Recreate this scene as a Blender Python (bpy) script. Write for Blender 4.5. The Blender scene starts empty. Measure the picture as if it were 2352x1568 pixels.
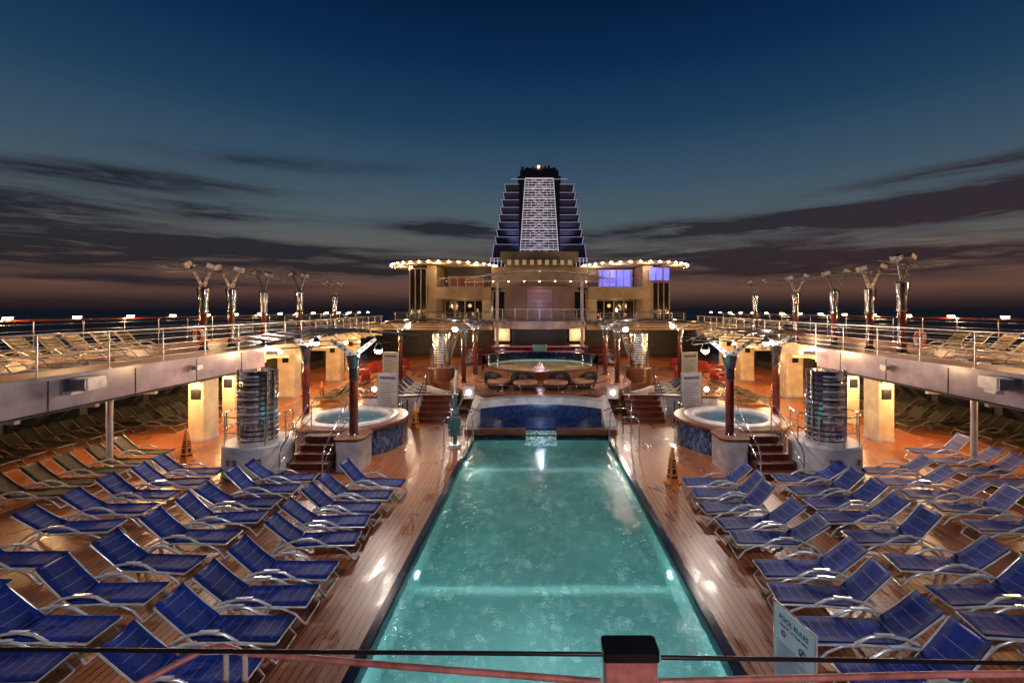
import bpy, math, random
from mathutils import Vector, Matrix
random.seed(7)
sc = bpy.context.scene
col = sc.collection
R = math.radians
pi = math.pi

# ------------------------------------------------------------ node helpers
class NT:
    def __init__(s, tree):
        s.t = tree; s.n = tree.nodes; s.l = tree.links
    def new(s, typ, **kw):
        n = s.n.new(typ)
        for k, v in kw.items(): setattr(n, k, v)
        return n
    def link(s, a, b): s.l.new(a, b)
    def m(s, op, a, b=None, c=None, clamp=False):
        n = s.n.new('ShaderNodeMath'); n.operation = op; n.use_clamp = clamp
        for i, v in enumerate((a, b, c)):
            if v is None: continue
            if isinstance(v, (int, float)): n.inputs[i].default_value = v
            else: s.l.new(v, n.inputs[i])
        return n.outputs[0]
    def mix(s, f, a, b):
        n = s.n.new('ShaderNodeMix'); n.data_type = 'RGBA'
        for sock, v in ((n.inputs[0], f), (n.inputs[6], a), (n.inputs[7], b)):
            if isinstance(v, (int, float)): sock.default_value = v
            elif isinstance(v, tuple): sock.default_value = (v[0], v[1], v[2], 1)
            else: s.l.new(v, sock)
        return n.outputs[2]
    def ramp(s, f, pts, interp='LINEAR'):
        n = s.n.new('ShaderNodeValToRGB'); n.color_ramp.interpolation = interp
        e = n.color_ramp.elements
        while len(e) < len(pts): e.new(0.5)
        for el, (p, c) in zip(e, pts):
            el.position = p; el.color = (c[0], c[1], c[2], 1)
        s.l.new(f, n.inputs[0]); return n.outputs[0]
    def noise(s, vec, scale, detail=4, rough=0.55, dist=0):
        n = s.n.new('ShaderNodeTexNoise'); n.inputs['Scale'].default_value = scale
        n.inputs['Detail'].default_value = detail; n.inputs['Roughness'].default_value = rough
        n.inputs['Distortion'].default_value = dist
        if vec is not None: s.l.new(vec, n.inputs['Vector'])
        return n.outputs[0]
    def bump(s, h, strength=0.3, dist=0.02):
        n = s.n.new('ShaderNodeBump'); n.inputs['Strength'].default_value = strength
        n.inputs['Distance'].default_value = dist; s.l.new(h, n.inputs['Height']); return n.outputs[0]

def base(name):
    m = bpy.data.materials.new(name); m.use_nodes = True
    t = NT(m.node_tree); p = m.node_tree.nodes['Principled BSDF']
    return m, t, p

def mat(name, c, rough=0.5, metal=0.0, var=0.25, scale=6.0, bump=0.0, coat=0.0, rvar=0.15):
    m, t, p = base(name)
    tc = t.new('ShaderNodeTexCoord').outputs['Object']
    n = t.noise(tc, scale, 5)
    d = tuple(x * (1 - var) for x in c); l = tuple(min(1, x * (1 + var * .6)) for x in c)
    t.link(t.ramp(n, [(0.3, d), (0.7, l)]), p.inputs['Base Color'])
    n2 = t.noise(tc, scale * 2.7, 3)
    t.link(t.m('ADD', rough - rvar / 2, t.m('MULTIPLY', n2, rvar), clamp=True), p.inputs['Roughness'])
    p.inputs['Metallic'].default_value = metal
    p.inputs['Coat Weight'].default_value = coat
    if bump: t.link(t.bump(n2, bump, 0.01), p.inputs['Normal'])
    return m

def emis(name, c, s):
    m, t, p = base(name)
    p.inputs['Base Color'].default_value = (c[0] * .5, c[1] * .5, c[2] * .5, 1)
    p.inputs['Emission Color'].default_value = (*c, 1); p.inputs['Emission Strength'].default_value = s
    return m

def teak(name, c1, c2, wet=True, w=0.125):
    m, t, p = base(name)
    tc = t.new('ShaderNodeTexCoord').outputs['Object']
    sx = t.new('ShaderNodeSeparateXYZ'); t.link(tc, sx.inputs[0])
    xs = t.m('DIVIDE', sx.outputs[0], w)
    fx = t.m('FRACT', xs); ix = t.m('FLOOR', xs)
    wn = t.new('ShaderNodeTexWhiteNoise'); wn.noise_dimensions = '1D'; t.link(ix, wn.inputs['W'])
    st = t.new('ShaderNodeMapping'); st.inputs['Scale'].default_value = (16, .5, 5); t.link(tc, st.inputs[0])
    grain = t.noise(st.outputs[0], 2.2, 6, .65)
    f = t.m('ADD', t.m('MULTIPLY', wn.outputs[0], .32), t.m('MULTIPLY', grain, .72))
    colr = t.mix(f, c1, c2)
    st2 = t.new('ShaderNodeMapping'); st2.inputs['Scale'].default_value = (1, .38, 1); t.link(tc, st2.inputs[0])
    big = t.noise(st2.outputs[0], .7, 5, .6)
    colr = t.mix(t.m('MULTIPLY', t.m('SUBTRACT', big, .46, clamp=True), 2.6, clamp=True), colr, tuple(x * .5 for x in c1))
    seam = t.m('LESS_THAN', fx, .15)
    colr = t.mix(t.m('MULTIPLY', seam, .93), colr, (.007, .004, .004))
    t.link(colr, p.inputs['Base Color'])
    if wet:
        pn = t.noise(st2.outputs[0], 2.0, 6, .68, .6)
        pud = t.m('MULTIPLY', t.m('SUBTRACT', pn, .49, clamp=True), 6, clamp=True)
        t.link(t.m('SUBTRACT', .37, t.m('MULTIPLY', pud, .20)), p.inputs['Roughness'])
        h = t.m('SUBTRACT', t.m('ADD', t.m('MULTIPLY', t.noise(tc, 20, 3, .6), .42), t.m('MULTIPLY', wn.outputs[0], .45)), seam)
        t.link(t.bump(h, .34, .010), p.inputs['Normal'])
        p.inputs['Specular IOR Level'].default_value = .65
    else:
        p.inputs['Roughness'].default_value = .5
        t.link(t.bump(t.m('SUBTRACT', grain, seam), .25, .006), p.inputs['Normal'])
    return m

def mosaic(name, c1, c2, s=0.05, rough=.15):
    m, t, p = base(name)
    tc = t.new('ShaderNodeTexCoord').outputs['Object']
    sc_ = t.new('ShaderNodeVectorMath', operation='MULTIPLY'); t.link(tc, sc_.inputs[0]); sc_.inputs[1].default_value = (1/s, 1/s, .45/s)
    fl = t.new('ShaderNodeVectorMath', operation='FLOOR'); t.link(sc_.outputs[0], fl.inputs[0])
    wn = t.new('ShaderNodeTexWhiteNoise'); t.link(fl.outputs[0], wn.inputs['Vector'])
    f = t.m('POWER', wn.outputs[0], 2.2)
    t.link(t.mix(f, c1, c2), p.inputs['Base Color']); p.inputs['Roughness'].default_value = rough
    t.link(t.bump(wn.outputs[0], .4, .004), p.inputs['Normal'])
    return m

def fabric(name, c, line=None, pitch=.17, wid=.05, lw=.6):
    m, t, p = base(name)
    tc = t.new('ShaderNodeTexCoord').outputs['Object']
    oi = t.new('ShaderNodeObjectInfo')
    sx = t.new('ShaderNodeSeparateXYZ'); t.link(tc, sx.inputs[0])
    ad = t.new('ShaderNodeVectorMath', operation='ADD'); t.link(tc, ad.inputs[0])
    cb = t.new('ShaderNodeCombineXYZ'); t.link(t.m('MULTIPLY', oi.outputs['Random'], 37), cb.inputs[2]); t.link(cb.outputs[0], ad.inputs[1])
    n = t.noise(ad.outputs[0], 3.2, 6, .7, .5)
    cc = t.ramp(n, [(.34, tuple(x * .30 for x in c)), (.5, c), (.70, tuple(min(1, x * 1.4) for x in c))])
    cc = t.mix(t.m('MULTIPLY', oi.outputs['Random'], .6), cc, tuple(x * .4 for x in c))
    if line:
        fr = t.m('FRACT', t.m('DIVIDE', sx.outputs[0], pitch))
        ln = t.m('MULTIPLY', t.m('LESS_THAN', fr, wid), t.m('LESS_THAN', t.m('ABSOLUTE', sx.outputs[1]), .235))
        cc = t.mix(t.m('MULTIPLY', ln, lw), cc, line)
    t.link(cc, p.inputs['Base Color']); p.inputs['Roughness'].default_value = .58
    p.inputs['Specular IOR Level'].default_value = .22
    wv = t.noise(tc, 60, 2); t.link(t.bump(t.m('ADD', wv, t.m('MULTIPLY', n, 3)), .5, .014), p.inputs['Normal'])
    return m

def striped(name, c1, c2, axis, pitch, duty, rough=.4, metal=0):
    m, t, p = base(name)
    tc = t.new('ShaderNodeTexCoord').outputs['Object']
    sx = t.new('ShaderNodeSeparateXYZ'); t.link(tc, sx.inputs[0])
    f = t.m('LESS_THAN', t.m('FRACT', t.m('DIVIDE', sx.outputs[axis], pitch)), duty)
    n = t.noise(tc, 4, 4)
    t.link(t.mix(f, c1, t.mix(n, c2, tuple(x * .6 for x in c2))), p.inputs['Base Color'])
    p.inputs['Roughness'].default_value = rough; p.inputs['Metallic'].default_value = metal
    return m

TEAK = teak('wet_teak', (.23, .062, .022), (.52, .185, .066))
TEAKD = teak('dry_teak', (.34, .17, .075), (.50, .26, .13), wet=False)
WHITE = mat('white_paint', (.48, .46, .50), .35, 0, .35, 2.5, .05)
FASC = mat('fascia_paint', (.32, .27, .34), .3, 0, .5, 1.0, .05)  # white deck edge toned purple-grey, its shade put into the colour
CREAM = mat('cream_paint', (.66, .54, .34), .4, 0, .3, 2, .05)
BEIGE = mat('beige_cladding', (.38, .28, .17), .45, 0, .4, .6, .05)
TUBE = mat('white_tube', (.74, .72, .70), .2, .35, .3, 8)
CHROME = mat('chrome', (.85, .85, .88), .10, 1, .3, 3, 0, 0, .12)
MCHROME = mat('dark_chrome', (.42, .41, .43), .12, 1, .5, 2.5, 0, 0, .1)
STEEL = mat('brushed_steel', (.30, .30, .32), .3, .9, .25, 5)
MAHO = mat('mahogany', (.085, .013, .008), .12, 0, .5, 4, 0, .6)
DARKW = mat('dark_wood', (.14, .045, .02), .3, 0, .5, 5)
BLACK = mat('black_metal', (.015, .015, .018), .3, .3, .4, 5)
DARK = mat('dark_wall', (.03, .022, .018), .5, 0, .5, 1.5)
GLASS = mat('dark_glass', (.012, .014, .02), .07, .2, .4, 1)
NAVY = mosaic('navy_tile', (.002, .004, .012), (.006, .014, .05), .04)
BLUET = mosaic('blue_mosaic', (.004, .010, .045), (.10, .20, .42), .05)
BLUES = mosaic('basin_tile', (.005, .014, .08), (.02, .06, .22), .05)
SPA_W = mosaic('spa_tile', (.14, .30, .34), (.22, .4, .45), .06)
WICK = striped('wicker', (.02, .013, .009), (.11, .065, .04), 2, .03, .4, .6)
CUSH = mat('orange_cushion', (.60, .28, .14), .7, 0, .3, 3, .2)
PILL = mat('dark_pillow', (.10, .055, .05), .8, 0, .3, 5, .2)
YEL = mat('cone_plastic', (.75, .26, .06), .35, 0, .3, 6)
REDM = mat('red_plastic', (.6, .04, .02), .4)
REDF = mat('red_upholstery', (.30, .02, .02), .5, 0, .3, 4)
ORNG = mat('ring_orange', (.5, .07, .03), .4)
BULBW = emis('warm_bulb', (1, .62, .28), 45)
BULBC = emis('cool_bulb', (1, .88, .75), 110)
BULBP = emis('underwater_bulb', (.85, 1, .97), 2.0)
BULBF = emis('facade_bulb', (1, .74, .42), 32)
REDL = mat('red_curtain', (.16, .022, .012), .5, 0, .5, 2)
BLUL = striped('blue_window', (.02, .02, .35), (.12, .14, 1), 0, .75, .85)
PINKL = emis('pink_strip', (1, .25, .45), .5)
WARMP = emis('warm_panel', (1, .72, .4), .25)
TXTB = mat('sign_ink', (.02, .04, .15), .5)
SIGNM = mat('sign_board', (.46, .58, .76), .4, 0, .15, 3)
SIGND = mat('notice_board', (.24, .27, .32), .4, 0, .2, 3)
DTEAL = mat('teal_metal', (.08, .16, .18), .35, .4, .3, 5)
FUNB = mat('funnel_blue', (.007, .014, .075), .4, 0, .5, .8)
FUNP = mat('funnel_panel_blue', (.010, .022, .15), .35, 0, .3, .8)
PURP = emis('violet_trim', (.62, .60, 1), .38)
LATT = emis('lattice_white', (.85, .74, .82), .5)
def patch_emission(m, s):
    p = m.node_tree.nodes['Principled BSDF']
    m.node_tree.links.new(p.inputs['Base Color'].links[0].from_socket, p.inputs['Emission Color']); p.inputs['Emission Strength'].default_value = s
patch_emission(BLUL, 1.9)
FAB_BLUE = fabric('blue_fabric', (.002, .024, .22), (.28, .34, .55), .17, .035, .6)
FAB_DARK = fabric('charcoal_fabric', (.016, .018, .012))
FAB_NAVY = fabric('navy_fabric', (.004, .012, .07), (.2, .2, .3))
FAB_CRM = fabric('cream_fabric', (.5, .38, .22), (.05, .04, .025), .12, .5, .9)

# ------------------------------------------------------------ mesh builder
class M:
    def __init__(s):
        s.v = []; s.f = []; s.mi = []; s.sm = []; s.mats = []
    def mt(s, m):
        if m not in s.mats: s.mats.append(m)
        return s.mats.index(m)
    def add(s, vs, fs, m, smooth=False):
        o = len(s.v); s.v += [tuple(v) for v in vs]; i = s.mt(m)
        for f in fs:
            s.f.append([k + o for k in f]); s.mi.append(i); s.sm.append(smooth)
        return s
    def box(s, x0, x1, y0, y1, z0, z1, m, mx=None):
        vs = [Vector(p) for p in [(x0,y0,z0),(x1,y0,z0),(x1,y1,z0),(x0,y1,z0),(x0,y0,z1),(x1,y0,z1),(x1,y1,z1),(x0,y1,z1)]]
        if mx: vs = [mx @ v for v in vs]
        return s.add(vs, [(3,2,1,0),(4,5,6,7),(0,1,5,4),(1,2,6,5),(2,3,7,6),(3,0,4,7)], m)
    def rbox(s, x0, x1, y0, y1, z0, z1, r, m):
        pts = []
        for cx, cy, a in ((x1-r,y1-r,0),(x0+r,y1-r,90),(x0+r,y0+r,180),(x1-r,y0+r,270)):
            for k in range(5):
                t = R(a + k * 22.5); pts.append((cx + r*math.cos(t), cy + r*math.sin(t)))
        return s.prism(pts, z0, z1, m)
    def prism(s, poly, z0, z1, m, topm=None):
        n = len(poly)
        s.add([(x,y,z0) for x,y in poly] + [(x,y,z1) for x,y in poly],
              [(i,(i+1)%n,(i+1)%n+n,i+n) for i in range(n)], m)
        s.add([(x,y,z0) for x,y in poly], [tuple(range(n))[::-1]], m)
        s.add([(x,y,z1) for x,y in poly], [tuple(range(n))], topm or m)
        return s
    def tube(s, pts, r, m, seg=8, closed=False, r1=None):
        pts = [Vector(p) for p in pts]; n = len(pts); vs = []
        up0 = None
        for i, p in enumerate(pts):
            if closed: d = pts[(i+1)%n] - pts[i-1]
            else: d = pts[min(i+1,n-1)] - pts[max(i-1,0)]
            d.normalize()
            if up0 is None:
                up0 = Vector((0,0,1)) if abs(d.z) < .9 else Vector((1,0,0))
            a = d.cross(up0)
            if a.length < 1e-4: a = d.orthogonal()
            a.normalize(); b = a.cross(d).normalized(); up0 = b
            rr = r if r1 is None else r + (r1 - r) * i / (n-1)
            for k in range(seg):
                t = 2*pi*k/seg; vs.append(p + a*rr*math.cos(t) + b*rr*math.sin(t))
        fs = []
        for i in range(n if closed else n-1):
            j = (i+1) % n
            for k in range(seg):
                fs.append((i*seg+k, i*seg+(k+1)%seg, j*seg+(k+1)%seg, j*seg+k))
        s.add(vs, fs, m, True)
        if not closed:
            s.add(vs[:seg], [tuple(range(seg))], m); s.add(vs[-seg:], [tuple(range(seg))], m)
        return s
    def lathe(s, prof, m, c=(0,0), seg=32, a0=0, a1=360, sy=1, smooth=True):
        full = abs(a1-a0) >= 360; k = seg if full else seg+1
        for (r0,z0),(r1,z1) in zip(prof[:-1], prof[1:]):
            vs = []
            for (r,z) in ((r0,z0),(r1,z1)):
                for i in range(k):
                    t = R(a0 + (a1-a0)*i/seg); vs.append((c[0]+r*math.cos(t), c[1]+r*sy*math.sin(t), z))
            fs = [(i,(i+1)%k,(i+1)%k+k,i+k) for i in range(k if full else k-1)]
            s.add(vs, fs, m, smooth)
        return s
    def disc(s, r, z, m, c=(0,0), seg=32):
        return s.add([(c[0]+r*math.cos(2*pi*i/seg), c[1]+r*math.sin(2*pi*i/seg), z) for i in range(seg)], [tuple(range(seg))], m)
    def sphere(s, c, r, m, seg=10, sz=1):
        prof = [(max(.001, r*math.sin(pi*i/6)), c[2]+ -r*sz*math.cos(pi*i/6)) for i in range(7)]
        return s.lathe(prof, m, (c[0],c[1]), seg)
    def mesh(s, name):
        me = bpy.data.meshes.new(name); me.from_pydata(s.v, [], s.f)
        for m in s.mats: me.materials.append(m)
        me.polygons.foreach_set('material_index', s.mi); me.polygons.foreach_set('use_smooth', s.sm)
        me.update(); return me

def obj(name, data, loc=(0,0,0), rot=0, parent=None, bevel=0):
    if isinstance(data, M): data = data.mesh(name)
    o = bpy.data.objects.new(name, data); o.location = loc
    o.rotation_euler = rot if isinstance(rot, tuple) else (0,0,rot)
    col.objects.link(o)
    if parent: o.parent = parent
    if bevel:
        b = o.modifiers.new('Bevel', 'BEVEL'); b.width = bevel; b.segments = 2; b.limit_method = 'ANGLE'
    return o

def tag(o, label, cat, group=None):
    o['label'] = label; o['category'] = cat
    if group: o['group'] = group
    return o

def thing(name, parts, loc, rot, label, cat, group=None, scale=1):
    root = obj(name, None, loc, rot); root.empty_display_size = .2
    if scale != 1: root.scale = (scale,)*3
    tag(root, label, cat, group)
    kids = []
    for p in parts:
        c = obj(p[0], p[1], parent=root); kids.append(c)
        if len(p) > 2 and p[2]:
            b = c.modifiers.new('Bevel', 'BEVEL'); b.width = p[2]; b.segments = 2; b.limit_method = 'ANGLE'
    return root, kids

def structure(o): o['kind'] = 'structure'; return o

def light(name, typ, loc, power, c, size=.1, parent=None, target=None, spot=None, blend=.5):
    d = bpy.data.lights.new(name, typ); d.energy = power; d.color = c
    if typ == 'AREA': d.size = size
    else: d.shadow_soft_size = size
    if spot: d.spot_size = R(spot); d.spot_blend = blend
    o = bpy.data.objects.new(name, d); o.location = loc; col.objects.link(o)
    if target is not None:
        o.rotation_euler = (Vector(target) - Vector(loc)).to_track_quat('-Z','Y').to_euler()
    if parent:
        o.parent = parent
    return o
WARM = (1, .58, .26); WARM2 = (1, .68, .40); NEUT = (1, .86, .76)

# ------------------------------------------------------------ world sky
w = bpy.data.worlds.new('World'); sc.world = w; w.use_nodes = True
t = NT(w.node_tree); bg = w.node_tree.nodes['Background']
g = t.new('ShaderNodeTexCoord').outputs['Generated']
sx = t.new('ShaderNodeSeparateXYZ'); t.link(g, sx.inputs[0])
X, Y, Z = sx.outputs
az = t.m('ARCTAN2', X, Y)
el = Z
skyc = t.ramp(Z, [(0, (.009,.008,.012)), (.015, (.035,.020,.020)), (.04, (.130,.062,.046)), (.075, (.135,.082,.064)),
   (.12, (.118,.110,.102)), (.18, (.080,.110,.126)), (.27, (.040,.082,.128)), (.37, (.013,.047,.102)),
   (.47, (.0040,.024,.078)), (.56, (.0014,.012,.046)), (.8, (.001,.006,.022))])
cmb = t.new('ShaderNodeCombineXYZ'); t.link(t.m('MULTIPLY', az, 2.8), cmb.inputs[0]); t.link(t.m('MULTIPLY', el, 28), cmb.inputs[1])
nz = t.noise(cmb.outputs[0], 1.1, 7, .62, .4)
cm2 = t.new('ShaderNodeCombineXYZ'); t.link(t.m('MULTIPLY', az, 9), cm2.inputs[0]); t.link(t.m('MULTIPLY', el, 80), cm2.inputs[1])
nz2 = t.noise(cm2.outputs[0], 1.0, 6, .6, .6)
strips = [(-.85,.095,.36,.028,1.7,0),(-.62,.172,.12,.013,1.1,0),(-.72,.21,.18,.016,1.0,.01),(-.56,.117,.2,.009,1.3,0),(-.9,.15,.16,.022,1.3,0),
  (-.16,.172,.13,.013,1.9,0),(.50,.168,.42,.015,1.8,.010),(.80,.168,.26,.024,1.6,.012),(.6,.088,.55,.028,1.3,0),(.8,.225,.24,.009,.9,.012),
  (-.38,.075,.10,.010,1.0,0),(.25,.12,.3,.012,.8,0),(-.5,.27,.2,.012,.5,.01),(-.3,.10,.12,.007,.8,0),(-.8,.045,.4,.008,.8,0)]
tot = None
for a, e, ha, he, s, tl in strips:
    dx = t.m('DIVIDE', t.m('SUBTRACT', az, a), ha)
    dy = t.m('DIVIDE', t.m('SUBTRACT', t.m('SUBTRACT', el, e), t.m('MULTIPLY', dx, tl)), he)
    q = t.m('ADD', t.m('MULTIPLY', dx, dx), t.m('MULTIPLY', dy, dy))
    gsn = t.m('MULTIPLY', t.m('POWER', 2.718, t.m('MULTIPLY', q, -.8)), s)
    tot = gsn if tot is None else t.m('ADD', tot, gsn)
nn = t.m('ADD', t.m('MULTIPLY', nz, .65), t.m('MULTIPLY', nz2, .35))
dens = t.m('MULTIPLY', tot, t.m('MULTIPLY', t.m('SUBTRACT', nn, .36, clamp=True), 6.0), clamp=True)
low = t.m('MULTIPLY', t.m('SUBTRACT', nn, .51, clamp=True), t.m('MULTIPLY', t.m('SUBTRACT', .24, el, clamp=True), 14), clamp=True)
dens = t.m('MAXIMUM', dens, low)
redf = t.m('MULTIPLY', t.m('ADD', az, .1, clamp=True), .9, clamp=True)
cc = t.mix(redf, (.012,.012,.020), (.030,.013,.020))
fin = t.mix(t.m('MULTIPLY', dens, .88), skyc, cc)
t.link(fin, bg.inputs[0]); bg.inputs[1].default_value = 1.0

# ------------------------------------------------------------ sea
ms, t, p = base('sea_water')
p.inputs['Base Color'].default_value = (.002,.004,.009,1); p.inputs['Roughness'].default_value = .5
p.inputs['Specular IOR Level'].default_value = .25
t.link(t.bump(t.noise(t.new('ShaderNodeTexCoord').outputs['Object'], .25, 5), .6, .5), p.inputs['Normal'])
structure(obj('sea', M().add([(-9000,-9000,-26),(9000,-9000,-26),(9000,12000,-26),(-9000,12000,-26)], [(0,1,2,3)], ms)))

# ------------------------------------------------------------ main deck ground with pool hole
PX, PY0, PY1 = 2.58, 4.7, 17.9
g = M()
for a in [(-19.5,-PX,-4,52),(PX,19.5,-4,52),(-PX,PX,-4,PY0),(-PX,PX,PY1,52)]:
    g.add([(a[0],a[2],0),(a[1],a[2],0),(a[1],a[3],0),(a[0],a[3],0)], [(0,1,2,3)], TEAK)
structure(obj('ground', g))

mpb, t, p = base('pool_basin')
tc = t.new('ShaderNodeTexCoord').outputs['Object']
n = t.noise(tc, 1.1, 6, .65)
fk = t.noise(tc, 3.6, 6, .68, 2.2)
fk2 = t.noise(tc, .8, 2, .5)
glint_mask = t.m('MULTIPLY', t.m('MULTIPLY', t.m('SUBTRACT', fk, .55, clamp=True), 20, clamp=True), t.m('MULTIPLY', t.m('SUBTRACT', fk2, .34, clamp=True), 6, clamp=True))
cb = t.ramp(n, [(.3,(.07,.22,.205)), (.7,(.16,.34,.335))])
t.link(t.mix(t.m('MULTIPLY', glint_mask, .85), cb, (.52,.64,.68)), p.inputs['Base Color']); p.inputs['Roughness'].default_value = .6  # pale flecks paint the water surface's reflections into the floor colour
D = -1.35
b = M()
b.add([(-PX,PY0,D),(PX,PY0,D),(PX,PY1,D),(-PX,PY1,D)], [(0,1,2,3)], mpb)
for q in [[(-PX,PY0),(PX,PY0)],[(PX,PY0),(PX,PY1)],[(PX,PY1),(-PX,PY1)],[(-PX,PY1),(-PX,PY0)]]:
    (x0,y0),(x1,y1) = q
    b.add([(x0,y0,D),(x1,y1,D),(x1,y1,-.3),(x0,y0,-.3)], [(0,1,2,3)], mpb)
    b.add([(x0,y0,-.3),(x1,y1,-.3),(x1,y1,.05),(x0,y0,.05)], [(0,1,2,3)], NAVY)
cop = M()
cw = .14
cop.box(-PX-cw,-PX,PY0-cw,PY1+cw,.004,.06,NAVY).box(PX,PX+cw,PY0-cw,PY1+cw,.004,.06,NAVY)
cop.box(-PX,PX,PY0-cw,PY0,.004,.06,NAVY).box(-PX,PX,PY1,PY1+cw,.004,.06,DARKW)
mw, t, p = base('pool_water_surface')
p.inputs['Base Color'].default_value = (.87,.98,.98,1); p.inputs['Transmission Weight'].default_value = 1
p.inputs['Roughness'].default_value = .0; p.inputs['IOR'].default_value = 1.33
tc = t.new('ShaderNodeTexCoord').outputs['Object']
h = t.m('ADD', t.noise(tc, 2.6, 3), t.m('MULTIPLY', t.noise(tc, 12, 3), .25))
t.link(t.bump(h, .5, .07), p.inputs['Normal'])
wat = M().add([(-PX,PY0,-.08),(PX,PY0,-.08),(PX,PY1,-.08),(-PX,PY1,-.08)], [(0,1,2,3)], mw)
lampM = M()
for y in (9.2, 15.6):
    for s in (-1, 1): lampM.tube([(s*(PX-.001), y, -.65), (s*(PX-.05), y, -.65)], .11, BULBP, 14)
root, k = thing('swimming_pool', [('basin', b), ('coping', cop), ('water', wat), ('underwater_lamp', lampM)], (0,0,0), 0,
   'long rectangular swimming pool with glowing turquoise water and dark tiled edge', 'swimming pool')
TQ = (.60, 1, .90); TG = (.50, 1, .80)
for y, pw in ((9.3, 1.0), (15.7, .6)):
    o_ = light('pool_light', 'AREA', (0, y, -.85), 38*pw, (.88,1,1), .05, root)  # strip added mid-water to draw the bright band of the wall lamps' beams
    o_.data.shape = 'RECTANGLE'; o_.data.size = 2*PX-.1; o_.data.size_y = .05; o_.data.spread = R(30)
    for s in (-1, 1):
        light('pool_light', 'POINT', (s*(PX-.5), y-.1, -.75), 17*pw, TQ, 0, root)
for x, y, pw, c in ((0,5.4,66,(.78,.94,1)), (-1.5,6.6,36,(.78,.94,1)), (1.5,6.6,36,(.78,.94,1)), (0,7.8,26,(.76,.98,1)), (-1.3,9.3,12,TQ),(1.3,9.3,12,TQ),(0,12.4,9,TG), (0,17.0,14,TG), (-1.7,14.2,12,TG),(1.7,14.2,12,TG),(1.6,11.2,9,TG),(-1.6,11.2,9,TG)):
    light('pool_light', 'POINT', (x, y, -.3), pw, c, 0, root)

# ------------------------------------------------------------ loungers
def lounger_parts(fab, TB=None, bx=.63, bz=.56):
    TB = TB or TUBE
    fr = M(); W = .32
    for s in (-W, W):
        fr.tube([(-.30,s,.36),(.35,s,.37),(.98,s,.33)], .020, TB)
        fr.tube([(-.98,s,.0),(-.86,s,.19),(-.66,s,.37),(-.38,s,.50),(-.08,s,.54),(.16,s,.50),(.38,s,.38)], .025, TB, 8)
        fr.tube([(-.92,s*.86,.0),(-.78,s*.86,.16),(-.56,s*.86,.31),(-.30,s*.86,.36)], .018, TB, 6)
        fr.tube([(.30,s,.36),(.58,s,.33),(.80,s,.22),(.92,s,.08),(.97,s,.015)], .021, TB)
        fr.tube([(-.30,s,.36),(-.30-bx*.5,s,.36+bz*.5),(-.30-bx,s,.37+bz)], .017, TB)
        fr.box(-.22,.08,s-.028,s+.028,.54,.562,TB)
    fr.tube([(.97,-W,.015),(.97,W,.015)], .019, TB); fr.tube([(-.98,-W,.015),(-.98,W,.015)], .019, TB)
    fr.tube([(.98,-W,.33),(.98,W,.33)], .017, TB); fr.tube([(-.30-bx,-W,.37+bz),(-.30-bx,W,.37+bz)], .017, TB)
    fr.tube([(-.3,-W,.36),(-.3,W,.36)], .015, TB)
    def sheet(pts, hw=.295, th=.028):
        m = M(); n = len(pts); ys = (-hw, -hw*.5, 0, hw*.5, hw); vs = []
        for lay in (0, 1):
            for (x, z) in pts:
                for y in ys:
                    sag = -.022*(1-(y/hw)**2)
                    vs.append((x, y, z + sag + (th if lay == 0 else 0)))
        N = n*5; fs = []
        for i in range(n-1):
            for j in range(4):
                a = i*5+j; fs.append((a,a+1,a+6,a+5)); fs.append((N+a+5,N+a+6,N+a+1,N+a))
        for i in range(n-1):
            for e in (0,4): a = i*5+e; fs.append((a,a+5,N+a+5,N+a))
        for j in range(4):
            for r0 in (0,(n-1)*5): a = r0+j; fs.append((a,a+1,N+a+1,N+a))
        return m.add(vs, fs, fab, True)
    seat = sheet([(-.29+1.27*i/10, .385-.012*math.sin(pi*i/10)-.03*(i/10)**3) for i in range(11)])
    back = sheet([(-.31-bx*i/8, .395+bz*i/8-.03*math.sin(pi*i/8)) for i in range(9)])
    return [('frame', fr.mesh('frame')), ('seat', seat.mesh('seat')), ('backrest', back.mesh('backrest'))]
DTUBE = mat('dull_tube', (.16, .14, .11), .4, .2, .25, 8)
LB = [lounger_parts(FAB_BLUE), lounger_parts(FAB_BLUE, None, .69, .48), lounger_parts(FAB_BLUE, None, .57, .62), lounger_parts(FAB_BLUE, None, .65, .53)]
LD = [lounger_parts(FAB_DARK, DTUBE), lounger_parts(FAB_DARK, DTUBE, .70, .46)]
LG = [lounger_parts(FAB_DARK)]; LC = [lounger_parts(FAB_CRM), lounger_parts(FAB_CRM, None, .56, .62)]; LN = [lounger_parts(FAB_NAVY), lounger_parts(FAB_NAVY, None, .7, .46)]

def lounger(parts, x, y, z, side, label, group, jit=.05, sc_=.88, skew=0.0):
    rz = 0 if side < 0 else pi
    thing('sun_lounger', random.choice(parts), (x+random.uniform(-.09,.09), y+random.uniform(-jit,jit), z), rz + skew + random.uniform(-.10,.10), label, 'lounger', group, sc_)

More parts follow.
